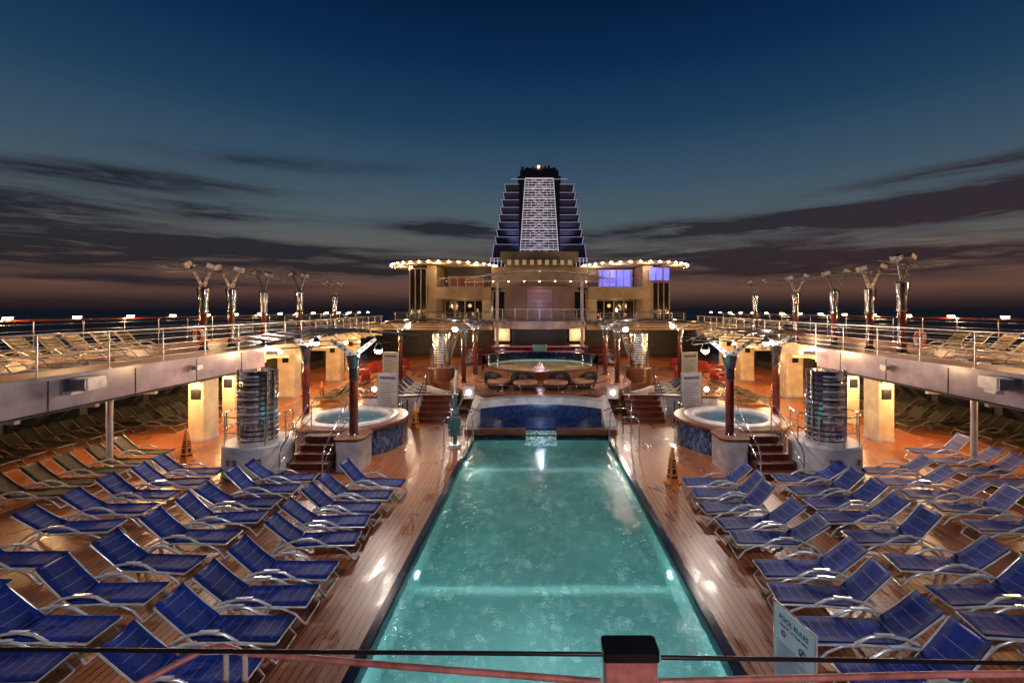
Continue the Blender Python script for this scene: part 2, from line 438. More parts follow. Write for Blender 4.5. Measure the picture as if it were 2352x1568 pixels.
for s in (-1, 1):
    rowA = [12.3,11.5,10.75,10.0,9.25,8.2,7.4,6.65,5.85]
    rowB = [12.6,11.8,11.0,10.2,9.4,8.35,7.5,6.7,5.9]
    rowC = [13.1,12.3,11.45,10.6,9.75,8.5,7.6]
    lab = 'blue sling sun lounger with white tubular frame on wet teak deck'
    gb = 'blue loungers in rows beside the pool'
    for y in rowA: lounger(LB, s*4.68, y, 0, s, lab, gb, skew=-s*.05)
    for y in rowB: lounger(LB, s*7.25, y, 0, s, lab, gb, skew=-s*.07)
    for y in rowC: lounger(LB, s*10.1, y, 0, s, lab, gb, skew=-s*.09)
    for y in [14.9,14.0,13.15,12.3,11.5]:
        lounger(LG if s < 0 else LB, s*13.0, y, 0, s, 'grey-green sling sun lounger at the edge of the covered deck' if s < 0 else lab,
                'loungers at the edge of the covered deck', skew=-s*.1)
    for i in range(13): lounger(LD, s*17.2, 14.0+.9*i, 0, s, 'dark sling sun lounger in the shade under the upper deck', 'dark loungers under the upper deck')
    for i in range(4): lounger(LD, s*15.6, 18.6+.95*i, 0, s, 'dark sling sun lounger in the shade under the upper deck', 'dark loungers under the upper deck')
    for i in range(8): lounger(LC, s*14.9, 11.0+.85*i, 3.304, s, 'cream strap sun lounger on the upper deck behind the railing', 'cream loungers on the upper deck')
    for i in range(9): lounger(LC, s*15.6, 30.5+1.2*i, 3.304, s, 'cream strap sun lounger on the upper deck behind the railing', 'cream loungers on the upper deck')
    for i in range(6): lounger(LN, s*(7.0+.12*i), 23.6+.95*i, 0, s, 'navy sling sun lounger beside the raised round terrace', 'navy loungers beside the terrace')
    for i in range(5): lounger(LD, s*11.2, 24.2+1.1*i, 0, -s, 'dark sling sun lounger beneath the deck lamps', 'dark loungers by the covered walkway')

# ------------------------------------------------------------ railings
def resample(path, step):
    pts = [Vector(p) for p in path]; out = [pts[0].copy()]; acc = 0
    for a, b_ in zip(pts[:-1], pts[1:]):
        L = (b_-a).length; d = 0
        while acc + (L-d) >= step:
            d += step-acc; acc = 0; out.append(a + (b_-a)*(d/L))
        acc += L-d
    return out
def railing(path, h, step, label, wires=5, rail_m=TUBE, top_m=MAHO, r=.03, group=None, pr=.022):
    root = obj('guard_railing', None, path[0]); tag(root, label, 'railing', group)
    o = Vector(path[0])
    P = [Vector(p)-o for p in path]
    obj('handrail', M().tube([q+Vector((0,0,h)) for q in P], r, top_m, 8), parent=root)
    ww = M()
    for k in range(wires):
        ww.tube([q+Vector((0,0,h*(.14+.74*k/max(1,wires-1)))) for q in P], .011, rail_m, 5)
    obj('wire', ww, parent=root)
    pm = M().tube([(0,0,0),(0,0,h)], pr, rail_m, 8).box(-.05,.05,-.05,.05,0,.012,rail_m).mesh('post')
    for q in resample(P, step): obj('post', pm, q, parent=root)
    return root

def inner(s):
    pts = [(-12.5,-2),(-12.5,20.6)]
    arc = [(-12.62,22),(-12.8,24),(-13.0,26.5),(-13.3,29),(-13.8,32),(-14.4,36),(-14.9,40),(-15.1,44)]
    return [(s*-x if s>0 else x, y) for x, y in pts+arc]

for s in (-1, 1):
    ip = inner(s)
    a = [p_ for p_ in ip if p_[1] <= 20.6]; bb = [p_ for p_ in ip if p_[1] >= 20.6]
    thick = [a[0], a[1], (s*19, 20.6), (s*19, -2)]
    thin = bb + [(s*19, 44), (s*19, 20.6)]
    if s > 0: thick, thin = thick[::-1], thin[::-1]
    fl = M().prism(thick, 2.35, 3.3, FASC).prism(thin, 2.72, 3.298, CREAM)
    topd = M().add([(x,y,3.304) for x,y in thick], [tuple(range(4))], TEAKD).add([(x,y,3.304) for x,y in thin], [tuple(range(len(thin)))], TEAKD)
    seam = M()
    for yy in (4,6.5,9,11.5,14,16.5,19): seam.box(s*12.49-.006, s*12.49+.006, yy-.01, yy+.01, 2.43, 3.19, BLACK)
    seam.box(s*12.47-.03, s*12.47+.03, -2, 20.6, 3.2, 3.29, FASC)
    seam.box(s*12.485-.006, s*12.485+.006, -2, 20.6, 2.36, 2.42, BLACK)
    cl = M()
    for yy in (13,17,22,28,35): cl.box(s*15-.15,s*15+.15,yy-.15,yy+.15,2.30,2.345 if yy<20.6 else 2.71,BULBW)
    bmz = M()
    for yy in range(9, 44, 2): bmz.box(min(s*12.7 if yy<30 else s*14.9, s*18.9), max(s*12.7 if yy<30 else s*14.9, s*18.9), yy-.06, yy+.06, 2.22 if yy<20 else 2.55, 2.345 if yy<20 else 2.715, CREAM)
    root, _ = thing('upper_deck', [('slab', fl), ('plank_floor', topd), ('edge_trim', seam), ('ceiling_lamp', cl), ('ceiling_beam', bmz)], (0,0,0), 0,
        'raised side deck with shade-toned white edge and teak planking', 'deck')
    for xx, yy, pw in ((15.4,10,25),(14.6,13.4,70),(13.6,16.2,240),(13.6,19.2,190),(13.9,22.5,230),(13.9,28,270),(13.9,35,290),(13.9,41,220)):
        light('ceiling_light', 'POINT', (s*xx, yy, 2.05), pw, WARM, .08, root)
    railing([(x + s*.06, y, 3.3) for x, y in ip], 1.06, 1.9, 'white steel railing with horizontal wires along the upper deck edge', 5, TUBE, TUBE, .026)
    railing([(s*18.3, 2, 3.3), (s*18.3, 46, 3.3)], 1.3, 1.8, 'outer ship railing with varnished wooden handrail', 5, STEEL, MAHO, .05)
    root = obj('outer_wall', M().box(s*19-.1, s*19+.1, -2, 46, .02, 2.34, DARK)); tag(root, 'dark outer wall with windows under the side deck', 'wall')
    wn = M().box(s*18.87-.02, s*18.87+.02, -1.3, 1.3, .6, 2.0, GLASS).mesh('window')
    for i in range(10): obj('window', wn, (0, 14.3+3*i, 0), parent=root)
    ar = M().tube([(0,0,0),(0,0,.1)], .03, BLACK).lathe([(.03,.1),(.16,.1),(.16,.125),(.05,.17),(.01,.18)], BLACK, seg=12).mesh('lamp_shade')
    bm = M().lathe([(.001,.0),(.10,.02),(.13,.06),(.12,.1),(.06,.11)], BULBW, seg=10).mesh('bulb')
    for i in range(15):
        y = 15.6 + 2.35*i
        root, _ = thing('deck_lamp', [('lamp_shade', ar), ('bulb', bm)], (s*18.3, y, 4.62), 0, 'small glowing warm lamp on top of the outer ship railing', 'lamp', 'lamps along the outer railing')
        if i % 2 == 0: light('lamp_light', 'POINT', (-s*.35, 0, -.05), 120, WARM, .06, root)

def boxcol(x, y, h, wx=.33, wy=.4):
    m = M().rbox(-wx,wx,-wy,wy,.08,h,.08,CREAM); bs = M().rbox(-wx-.03,wx+.03,-wy-.03,wy+.03,0,.08,.09,WHITE)
    pn = M().box(-.17,.17,-wy-.04,-wy-.003,h-.75,h-.38,BLACK)
    thing('deck_column', [('shaft', m), ('base', bs), ('speaker', pn)], (x,y,0), 0, 'cream painted square column carrying the upper deck', 'column', 'columns under the upper deck')
for s in (-1, 1):
    boxcol(s*13.05, 17.6, 2.35); boxcol(s*13.6, 20.1, 2.35,.3,.3); boxcol(s*14.5, 26.3, 2.72,.5,.4); boxcol(s*14.5, 32.2, 2.72,.5,.4); boxcol(s*15.6, 38, 2.72,.5,.4)
    thing('support_pole', [('shaft', M().tube([(0,0,.06),(0,0,2.35)], .085, WHITE, 14)), ('base', M().tube([(0,0,0),(0,0,.06)], .15, WHITE, 14))],
      (s*13.3, 14.0, 0), 0, 'slim round white pole standing under the upper deck edge', 'pole')

# ------------------------------------------------------------ floodlight masts on upper deck
def arm_plate(ar, mx, L, w0, w1, m):
    vs = [(-w0,-.02,0),(w0,-.02,0),(w1,-.02,L),(-w1,-.02,L),(-w0,.02,0),(w0,.02,0),(w1,.02,L),(-w1,.02,L)]
    ar.add([mx @ Vector(v) for v in vs], [(0,1,2,3),(7,6,5,4),(0,4,5,1),(1,5,6,2),(2,6,7,3),(3,7,4,0)], m)
ARMG = mat('arm_grey', (.20, .19, .20), .35, .5, .3, 4)
def mast_parts(flip):
    sh = M().lathe([(.20,0),(.20,.06),(.15,.12)], MCHROME, seg=18).tube([(0,0,.1),(0,0,1.6)], .14, MAHO, 18)
    ch = M().lathe([(.001,1.55),(.145,1.55),(.165,1.6),(.18,2.1),(.24,2.58),(.24,2.64),(.12,2.66),(.001,2.66)], MCHROME, seg=20)
    ar = M()
    for d, L, tl in ((-flip, 1.0, 27), (flip, .85, 20)):
        mx = Matrix.Translation((0,0,2.6)) @ Matrix.Rotation(R(d*tl), 4, 'Y')
        arm_plate(ar, mx, L, .07, .045, ARMG)
        for k in range(4):
            z = .15 + k*L/4.6
            ar.tube([mx @ Vector((0,-.028,z)), mx @ Vector((0,.028,z))], .032, BLACK, 8)
    ar.tube([(-1.7*flip,0,3.24),(1.5*flip,0,3.36)], .02, ARMG, 6)
    def head(cx, cz, a):
        mx = Matrix.Translation((cx,0,cz)) @ Matrix.Rotation(R(a), 4, 'Y')
        h = M().box(-.17,.17,-.13,.13,-.11,.11,ARMG,mx).box(-.14,.14,-.135,-.131,-.08,.08,WHITE,mx).box(-.19,.19,-.15,-.1,.11,.13,BLACK,mx)
        h.box(-.02,.02,-.02,.02,-.22,-.11,BLACK,mx)
        return h
    return [('shaft', sh.mesh('shaft')), ('chrome_collar', ch.mesh('chrome_collar')), ('fork_arm', ar.mesh('fork_arm')),
            ('floodlight', head(-.50*flip,3.58,-25*flip).mesh('floodlight')), ('floodlight', head(.34*flip,3.5,20*flip).mesh('floodlight'))]
ML, MR = mast_parts(1), mast_parts(-1)
for s, ys in ((-1, (18.6,20.3,22.7,26.1,30.6)), (1, (17.4,19.1,21.4,24.6,29.2))):
    for y in ys:
        thing('floodlight_mast', ML if s < 0 else MR, (s*13.8, y, 3.304), random.uniform(-.5,.5), 'mahogany mast with flared chrome collar and forked floodlight arms', 'light mast', 'masts along the upper deck', random.uniform(.96,1.04))
    rod = M().tube([(s*14.3, ys[0]-1.6, 6.62), (s*14.25, ys[-1]+.6, 6.7)], .035, ARMG, 6)
    tag(obj('connecting_rod', rod), 'long thin steel rod linking the forked floodlight masts', 'rod')

for s in (-1, 1):
    for y, sc_ in ((12.3,1),(16.2,.5)):
        sp = M().rbox(-.2,.2,-.38,.38,.0,.33,.06,WHITE); gr = M().box(-.17,.17,-.40,-.382,.04,.29,STEEL); br = M().box(-.3,-.1,-.45,-.05,-.08,0,TUBE)
        thing('deck_speaker', [('housing', sp, .01), ('grille', gr), ('bracket', br)], (s*12.25, y, 2.85), -.2*s, 'weatherproof white speaker bracketed to the upper deck edge', 'speaker', None, sc_)
    fl = M().box(-.25,.25,-.16,.16,0,.16,WHITE).box(-.22,.22,-.13,.13,.16,.17,BULBC)
    root, _ = thing('flood_lamp', [('housing', fl, .01)], (s*12.2, 20.9, 2.95), 0, 'bright white floodlight shining up on the curved deck edge', 'lamp')
    light('lamp_light', 'SPOT', (-s*.5, -.1, .15), 100, NEUT, .1, root, (s*1.6,1.0,.1), 130)
    ring = M()
    for k in range(8):
        pts = [(math.cos(R(a))*.27, 0, math.sin(R(a))*.27) for a in range(k*45, k*45+46, 9)]
        ring.tube(pts, .055, ORNG if k % 4 else WHITE, 8)
    lr = obj('life_ring', ring, (-13.4 if s<0 else 13.4, 17.8 if s<0 else 16.1, 3.95), .4*s); tag(lr, 'orange and white life ring hanging on the upper deck railing', 'life ring')

# ------------------------------------------------------------ spa zone
def canopy_col(x, y, z0, htop, lab, armdir):
    sh = M().lathe([(.18,0),(.18,.05),(.135,.08)], CHROME, seg=18).tube([(0,0,.06),(0,0,htop-.8)], .135, MAHO, 18)
    ch = M().lathe([(.001,htop-.8),(.138,htop-.8),(.155,htop-.75),(.165,htop-.4),(.24,htop-.02),(.24,htop),(.001,htop)], MCHROME, seg=20)
    ar = M()
    for d in (-1, 1):
        mx = Matrix.Translation((0,0,htop-.02)) @ Matrix.Rotation(armdir, 4, 'Z') @ Matrix.Rotation(R(d*52), 4, 'Y')
        arm_plate(ar, mx, .85, .085, .05, ARMG)
        for k in range(4): ar.tube([mx @ Vector((0,-.026,.14+k*.18)), mx @ Vector((0,.026,.14+k*.18))], .036, BLACK, 8)
    return thing('canopy_column', [('shaft', sh), ('chrome_collar', ch), ('support_arm', ar)], (x,y,z0), 0, lab, 'column', 'mahogany canopy columns')

def canopy(cx, cy, z, rot, L, W, label, tilt=0.0):
    rb = M(); n = int(L/.42)
    f = lambda u: z + .26*math.cos(u*pi/ L) - .12 + tilt*u
    for yy in (-W/2, -W/6, W/6, W/2):
        rb.tube([(-L/2+L*i/14, yy, f(-L/2+L*i/14)) for i in range(15)], .026, BLACK, 6)
    for yy in (-W/2, W/2):
        rb.tube([(-L*.40, yy, f(-L*.40)-.24),(L*.40, yy, f(L*.40)-.24)], .02, BLACK, 6)
        for i in range(-3,4): rb.tube([(i*L*.12, yy, f(i*L*.12)),(i*L*.12+L*.06, yy, f(i*L*.12)-.24)], .012, BLACK, 5)
    sl = M()
    for i in range(n+1):
        u = -L/2 + L*i/n; zz = f(u)+.05
        mx = Matrix.Translation((u,0,zz)) @ Matrix.Rotation(R(-15), 4, 'Y')
        e = .15+.35*math.cos(u*pi/L)
        sl.box(-.06,.06,-W/2-e,W/2+e,-.006,.006,BLACK,mx)
    return thing('sun_canopy', [('rib', rb), ('slat', sl)], (cx,cy,0), rot, label, 'canopy', 'louvred canopies')

wspa, t, p = base('spa_water')
p.inputs['Base Color'].default_value = (.5,.85,.9,1); p.inputs['Transmission Weight'].default_value = 1; p.inputs['Roughness'].default_value = .03; p.inputs['IOR'].default_value = 1.33
t.link(t.bump(t.noise(t.new('ShaderNodeTexCoord').outputs['Object'], 5, 4), .5, .05), p.inputs['Normal'])

def flood_on_arm(x, y, z, pw, c=NEUT, r=.12):
    h = M().lathe([(.001,.20),(.06,.19),(.12,.08),(.13,0)], BLACK, seg=14).tube([(0,0,.18),(0,0,.30)], .015, BLACK, 6)
    bl = M().sphere((0,0,0), r, BULBC, 12)
    root, _ = thing('flood_lamp', [('housing', h), ('bulb', bl)], (x,y,z), 0, 'bright round lamp hanging from the canopy arm', 'lamp', 'bright lamps on canopy arms')
    light('lamp_light', 'POINT', (0,-.0,-.22), pw, c, .09, root)

for s in (-1, 1):
    cx, cy = s*7.05, 17.0
    wall = M().lathe([(1.92,0),(1.92,.9)], BLUET, seg=48)
    rim = M().lathe([(1.86,.88),(2.02,.88),(2.04,.94),(2.0,1.0),(1.5,1.0),(1.5,.95)], DARKW, seg=48)
    rimw = M().lathe([(1.66,1.004),(1.64,1.05),(1.5,1.07),(1.35,1.06),(1.28,1.0),(1.25,.8)], WHITE, seg=48)
    tub = M().lathe([(1.26,.85),(1.15,.5),(.75,.45),(.7,.15),(.001,.12)], SPA_W, seg=32)
    wt = M().disc(1.265, .93, wspa, seg=40)
    root, _ = thing('hot_tub', [('tiled_wall', wall), ('wooden_rim', rim), ('white_rim', rimw), ('tub', tub), ('water', wt)], (cx,cy,0), 0,
       'raised round hot tub with blue mosaic side and wooden rim', 'hot tub', 'round hot tubs')
    light('spa_light', 'POINT', (0,.3,.7), 3.0, (.35,.75,1), 0, root); light('spa_light', 'POINT', (0,-.6,.7), 1.2, (.5,.85,1), 0, root)
    pl = M().rbox(-.42,.42,-.45,.65,.0,.93,.22,WHITE)
    plt = M().rbox(-.47,.47,-.5,.7,.932,1.0,.25,DARKW)
    thing('column_plinth', [('wall', pl), ('wooden_cap', plt)], (s*6.0,14.45,0), 0, 'white curved plinth with wooden cap beside the hot tub steps', 'plinth')
    canopy_col(s*5.95, 14.4, 1.0, 2.55, 'glossy mahogany column with flared chrome head holding the canopy', R(-30*s))
    canopy_col(s*9.45, 18.3, 0.0, 3.55, 'glossy mahogany column with flared chrome head holding the canopy', R(-30*s))
    canopy(s*7.35, 16.2, 4.08, R(-48*s) if s<0 else R(-132), 5.4, 2.2, 'dark louvred sun canopy carried on mahogany columns', 0)
    flood_on_arm(s*5.15, 14.35, 3.72, 250)
    flood_on_arm(s*8.7, 17.6, 3.72, 200)
    root = obj('spa_steps', None, (s*7.0, 13.35, 0)); tag(root, 'wooden steps with white sides leading up to the hot tub', 'steps')
    for k in range(5):
        obj('step', M().box(-.56,.56,.3*k,1.9,.19*k+.003,.19*(k+1)-.03,MAHO).box(-.58,.58,.3*k-.03,.3*k+.32,.19*(k+1)-.03,.19*(k+1),DARKW), parent=root)
    for xx in (-.64, .62):
        hr = M().tube([(xx,-.12,0),(xx,-.12,.75),(xx,0,.95),(xx,.9,1.5),(xx,1.5,1.85),(xx,1.75,1.8),(xx,1.75,1.0)], .022, CHROME, 8)
        hr.tube([(xx,-.12,.45),(xx,.9,1.1),(xx,1.75,1.4)], .014, CHROME, 6)
        obj('handrail', hr, parent=root)
    bx, by = s*8.75, 14.1
    bs = M().lathe([(.98,.1),(.98,.92),(.93,.98),(.001,.98)], WHITE, seg=36); bsk = M().lathe([(.985,0.0),(1.0,0.0),(1.0,.1),(.975,.1)], STEEL, seg=36)
    cyl = M().lathe([(.52,.98),(.52,3.1),(.48,3.12),(.001,3.12)], CHROME, seg=40)
    for k in range(14): cyl.lathe([(.523,1.02+k*.15),(.526,1.03+k*.15),(.523,1.06+k*.15)], BLACK, seg=40)
    sl = M()
    for k in range(14):
        z = 1.50+k*.112
        sl.lathe([(.528,z),(.62,z+.004),(.625,z+.04),(.528,z+.05)], TUBE if k%2 else CHROME, seg=18, a0=235, a1=300)
    cg = M()
    for a in (185,205,322,345):
        cg.tube([(.56*math.cos(R(a)),.56*math.sin(R(a)),1.0),(.56*math.cos(R(a)),.56*math.sin(R(a)),3.16)], .03, CHROME, 8)
    gr_ = M()
    for z in (1.95,1.5): gr_.tube([(.92*math.cos(R(a)),.92*math.sin(R(a)),z-.1) for a in range(150,391,12)], .018, CHROME, 6)
    for a in range(150,391,40): gr_.tube([(.92*math.cos(R(a)),.92*math.sin(R(a)),.98),(.92*math.cos(R(a)),.92*math.sin(R(a)),1.85)], .018, CHROME, 6)
    root, _ = thing('shower_tower', [('base', bs), ('kick_plate', bsk), ('cylinder', cyl), ('fin', sl), ('corner_rod', cg), ('guard_rail', gr_)], (bx,by,0), 0,
      'polished chrome cylindrical shower tower with fins on a white round base', 'shower tower', 'chrome shower towers')
    for a in (250, 262, 300):
        ca, sa = math.cos(R(a)), math.sin(R(a)); mx = Matrix.Translation((.985*ca,.985*sa,.55)) @ Matrix.Rotation(R(a), 4, 'Z')
        obj('signal_plate', M().box(-.01,.015,-.07,.07,-.09,.09,STEEL,mx), parent=root)
    cyl2 = M().lathe([(.55,0),(.55,2.1),(.5,2.15),(.001,2.15)], CHROME, seg=32)
    f2 = M()
    for k in range(12): f2.lathe([(.555,.3+k*.14),(.63,.31+k*.14),(.63,.35+k*.14),(.555,.36+k*.14)], TUBE, seg=12, a0=235, a1=295)
    b2 = M().lathe([(.8,-1.4),(.8,-.05),(.75,0),(.001,0)], DARKW, seg=28)
    thing('shower_tower', [('base', b2), ('cylinder', cyl2), ('fin', f2)], (s*6.15,28.4,1.4), 0, 'slim chrome cylinder tower beside the round pool', 'shower tower', 'chrome shower towers')
    lw = M().rbox(-1.35,1.35,-.15,.15,.0,.85,.1,WHITE); lc = M().rbox(-1.4,1.4,-.2,.2,.852,.92,.12,DARKW)
    thing('low_wall', [('wall', lw), ('wooden_cap', lc)], (s*7.0,21.6,0), R(-8*s), 'low white wall with wooden cap beyond the hot tub', 'wall')
    bd = M().box(-.4,.4,-.02,.02,.25,1.65,SIGND).mesh('board'); pr_ = M()
    pr_.box(-.33,.33,-.026,-.023,1.42,1.52,TXTB)
    for k in range(17):
        wd = random.uniform(.2,.33); pr_.box(-.33,-.33+2*wd,-.026,-.023,.38+.057*k,.395+.057*k,TXTB)
    pr_ = pr_.mesh('printed_text')
    lg = M().tube([(-.42,0,0),(-.42,0,1.68)], .02, STEEL).tube([(.42,0,0),(.42,0,1.68)], .02, STEEL).box(-.45,.45,-.2,.2,0,.03,STEEL).mesh('stand')
    thing('information_sign', [('board', bd), ('printed_text', pr_), ('stand', lg)], (s*6.95 - (.1 if s<0 else 0),21.0,0), R(14*s),
       'pale rules board on steel stand beside the low white wall', 'sign', 'rules boards around the pools', 1.25)
    thing('information_sign', [('board', bd), ('printed_text', pr_), ('stand', lg)], (s*9.4,28.6,0), R(20*s), 'pale rules board on steel stand beside the low white wall', 'sign', 'rules boards around the pools', 1.4)
    canopy_col(s*4.05, 24.0, 1.1, 2.75, 'glossy mahogany column with chrome head on the round terrace', 0)
    canopy_col(s*3.85, 26.9, 1.1, 2.75, 'glossy mahogany column with chrome head on the round terrace', 0)
    canopy_col(s*8.9, 29.0, 0, 3.7, 'glossy mahogany column with chrome head on the round terrace', 0)
    canopy(s*5.7, 26.0, 4.3, R(12*s) + (0 if s<0 else pi), 6.6, 3.6, 'dark louvred sun canopy carried on mahogany columns')
    flood_on_arm(s*4.75, 25.4, 3.9, 180, NEUT, .15); flood_on_arm(s*8.3, 28.6, 3.95, 190, WARM2, .15)
    fb = M().tube([(0,0,0),(0,0,.5)], .04, BLACK, 8); fg = M().sphere((0,0,.58), .13, BULBW, 10)
    root, _ = thing('bollard_lamp', [('post', fb), ('globe', fg)], (s*9.2,25.2,0), 0, 'low glowing yellow globe lamp beside the loungers', 'lamp')
    light('lamp_light', 'POINT', (0,-.25,.62), 70, (1,.72,.3), .1, root)
    chs = M().rbox(-.36,.36,-.34,.34,.12,.42,.08,REDF); chb = M().rbox(-.38,.38,.3,.44,.12,.85,.06,REDF); cha = M().rbox(-.46,-.36,-.34,.42,.1,.6,.04,REDF); chc = M().rbox(.36,.46,-.34,.42,.1,.6,.04,REDF)
    CH = [('seat', chs.mesh('seat')), ('backrest', chb.mesh('backrest')), ('armrest', cha.mesh('armrest')), ('armrest', chc.mesh('armrest'))]
    for (x, y, r_) in ((12.2,31,.5),(13.3,33.6,-.6),(11.8,35,.2),(13.2,36.5,2.4),(11.4,38.2,-.5),(10.3,33.0,.9)):
        thing('armchair', CH, (s*x,y,0), r_*s, 'dark red upholstered armchair in the lounge area', 'armchair', 'red armchairs in the aft lounge')
    for (x, y) in ((12.5,32.4),(11.4,36.4)):
        tag(obj('round_table', M().lathe([(.25,0),(.25,.03),(.03,.05),(.03,.7),(.42,.7),(.42,.73),(.001,.73)], DARKW, seg=20), (s*x,y,0)), 'small round dark table between red armchairs', 'table')

# ------------------------------------------------------------ spillway basin between pool and terrace
sb = M().box(-3.05,-.62,18.1,18.42,.0,.22,DARKW).box(.62,3.05,18.1,18.42,0,.22,DARKW).box(-.62,.62,18.1,18.42,0,.1,DARKW)
CB = (0,16.3)
bk = M().lathe([(4.0,.02),(4.05,.76)], BLUES, c=CB, seg=24, a0=50, a1=130)
lip = M().lathe([(4.06,.76),(3.95,.78),(4.0,1.08),(4.1,1.12),(4.4,1.12)], WHITE, c=CB, seg=24, a0=50, a1=130)
flr = M().add([(-2.6,18.42,.05),(2.6,18.42,.05),(2.55,20.3,.05),(-2.55,20.3,.05)], [(0,1,2,3)], NAVY)
mfw, t, p = base('shallow_water')
p.inputs['Base Color'].default_value = (.006,.018,.10,1); p.inputs['Roughness'].default_value = .12
t.link(t.bump(t.noise(t.new('ShaderNodeTexCoord').outputs['Object'], 4, 4), .6, .06), p.inputs['Normal'])
fw = M().add([(-2.6,18.43,.16),(2.6,18.43,.16),(2.5,20.3,.16),(-2.5,20.3,.16)], [(0,1,2,3)], mfw)
mfall, t, p = base('falling_water')
tc = t.new('ShaderNodeTexCoord').outputs['Object']; nn_ = t.noise(tc, 9, 5, .7)
t.link(t.ramp(nn_, [(.42,(.02,.12,.12)),(.60,(.55,.75,.75))]), p.inputs['Base Color']); p.inputs['Roughness'].default_value = .15
t.link(t.bump(nn_, .8, .05), p.inputs['Normal'])
fall = M().add([(-.6,18.4,.115),(.6,18.4,.115),(.6,18.02,.115),(-.6,18.02,.115),(-.6,17.80,-.07),(.6,17.80,-.07),(.62,16.9,-.074),(-.62,16.9,-.074)], [(0,1,2,3),(3,2,5,4),(4,5,6,7)], mfall)
root, _ = thing('spillway_basin', [('front_sill', sb), ('tiled_wall', bk), ('curved_lip', lip), ('floor', flr), ('water', fw), ('falling_water', fall)],
   (0,0,0), 0, 'blue tiled spillway basin with curved white lip feeding the pool', 'water feature')
for s in (-1,1):
    pts = [(s*2.62,18.43),(s*3.1,18.43),(s*3.0,20.9),(s*2.55,20.2)]
    if s < 0: pts = pts[::-1]
    zs = {18.43:.3, 20.9:1.09, 20.2:1.09}
    obj('side_wall', M().add([(x,y,0) for x,y in pts]+[(x,y,zs[y]) for x,y in pts], [(0,1,5,4),(1,2,6,5),(2,3,7,6),(3,0,4,7),(4,5,6,7)], WHITE), parent=root)
light('basin_light', 'POINT', (0,18.9,.9), 18, (.6,.70,1), .02)
light('basin_light', 'POINT', (0,17.2,.6), 14, (.6,.95,1), .02)

ter_poly = [(4.95*math.cos(R(a)), 25.3+4.95*math.sin(R(a))) for a in range(-178,-1,6)] + [(4.95,31),(-4.95,31)]
tp = M().add([(x,y,1.1) for x,y in ter_poly], [tuple(range(len(ter_poly)))], TEAK)
tw = M().prism(ter_poly, .02, 1.09, DARKW)
thing('round_terrace', [('side_wall', tw), ('plank_floor', tp)], (0,0,0), 0, 'raised round teak terrace with wooden side wall', 'terrace')
arcp = [(4.2*math.cos(R(a)), 25.3+4.2*math.sin(R(a)), 1.1) for a in range(-140,-39,5)]
railing(arcp, .34, .9, 'low curved railing with wooden top at the terrace edge', 2, CHROME, MAHO, .025, None, .015)
for s in (-1,1):
    pd = M().rbox(-.29,.29,-.3,.3,0,.52,.06,WHITE); dl = M().tube([(0,-.305,.3),(0,-.33,.3)], .10, BULBF, 16)
    thing('lamp_pedestal', [('block', pd), ('round_lamp', dl)], (s*3.4,21.75,.78), 0, 'white block with round glowing lamp at the terrace corner', 'pedestal')
    light('lamp_light', 'POINT', (s*3.4, 21.0, 1.1), 4, NEUT, .05)
    root = obj('terrace_steps', None, (s*4.7, 20.0, 0)); tag(root, 'mahogany steps climbing to the round terrace', 'steps')
    for k in range(5):
        obj('step', M().box(-.8,.8,.32*k,2.2,.2*k+.003,.2*(k+1)-.03,MAHO).box(-.82,.82,.32*k-.03,.32*k+.34,.2*(k+1)-.03,.2*(k+1),DARKW), parent=root)
    for xx in (-.75,.75): obj('handrail', M().tube([(xx,-.1,0),(xx,-.1,.9),(xx,.2,1.05),(xx,1.5,1.85),(xx,1.7,1.8),(xx,1.7,1.0)], .02, CHROME, 8), parent=root)
    cwm = M().lathe([(6.9,0),(6.9,.75),(6.95,.8),(7.15,.8),(7.2,.75),(7.2,0)], WHITE, c=(0,28.5), seg=20, a0=(-150 if s<0 else -52), a1=(-128 if s<0 else -30))
    tag(obj('curved_wall', cwm), 'low curved white wall beside the round terrace', 'wall')

# four round daybeds
db = M().lathe([(.5,0),(.62,.08),(.7,.24),(.66,.28),(.001,.28)], WICK, seg=28)
dbk = M()
vs = []; fs = []; n = 20
for i in range(n+1):
    a = R(15 + 150*i/n); hh = .32 + .46*math.sin(pi*i/n)**.6
    for r, z in ((.70,.24),(.84,hh),(.77,hh+.03),(.64,.28)): vs.append((r*math.cos(a), r*math.sin(a), z))
for i in range(n):
    for j in range(4): a_ = i*4+j; b_ = i*4+(j+1)%4; fs.append((a_,b_,b_+4,a_+4))
dbk.add(vs, fs, WICK, True)
dc = M().lathe([(.60,.28),(.66,.34),(.62,.42),(.5,.45),(.001,.47)], CUSH, seg=28)
pw_ = M().sphere((.05,.36,.58), .22, PILL, 14, .7)
DBP = [('base', db.mesh('base')), ('backrest', dbk.mesh('backrest')), ('cushion', dc.mesh('cushion')), ('pillow', pw_.mesh('pillow'))]
for x, y, r_ in ((-2.1,22.6,1.0),(-.75,22.3,.5),(.75,22.3,-.5),(2.1,22.6,-1.0)):
    thing('daybed', DBP, (x,y,1.1), r_, 'round wicker daybed with orange cushion on the terrace', 'daybed', 'round wicker daybeds', .93)

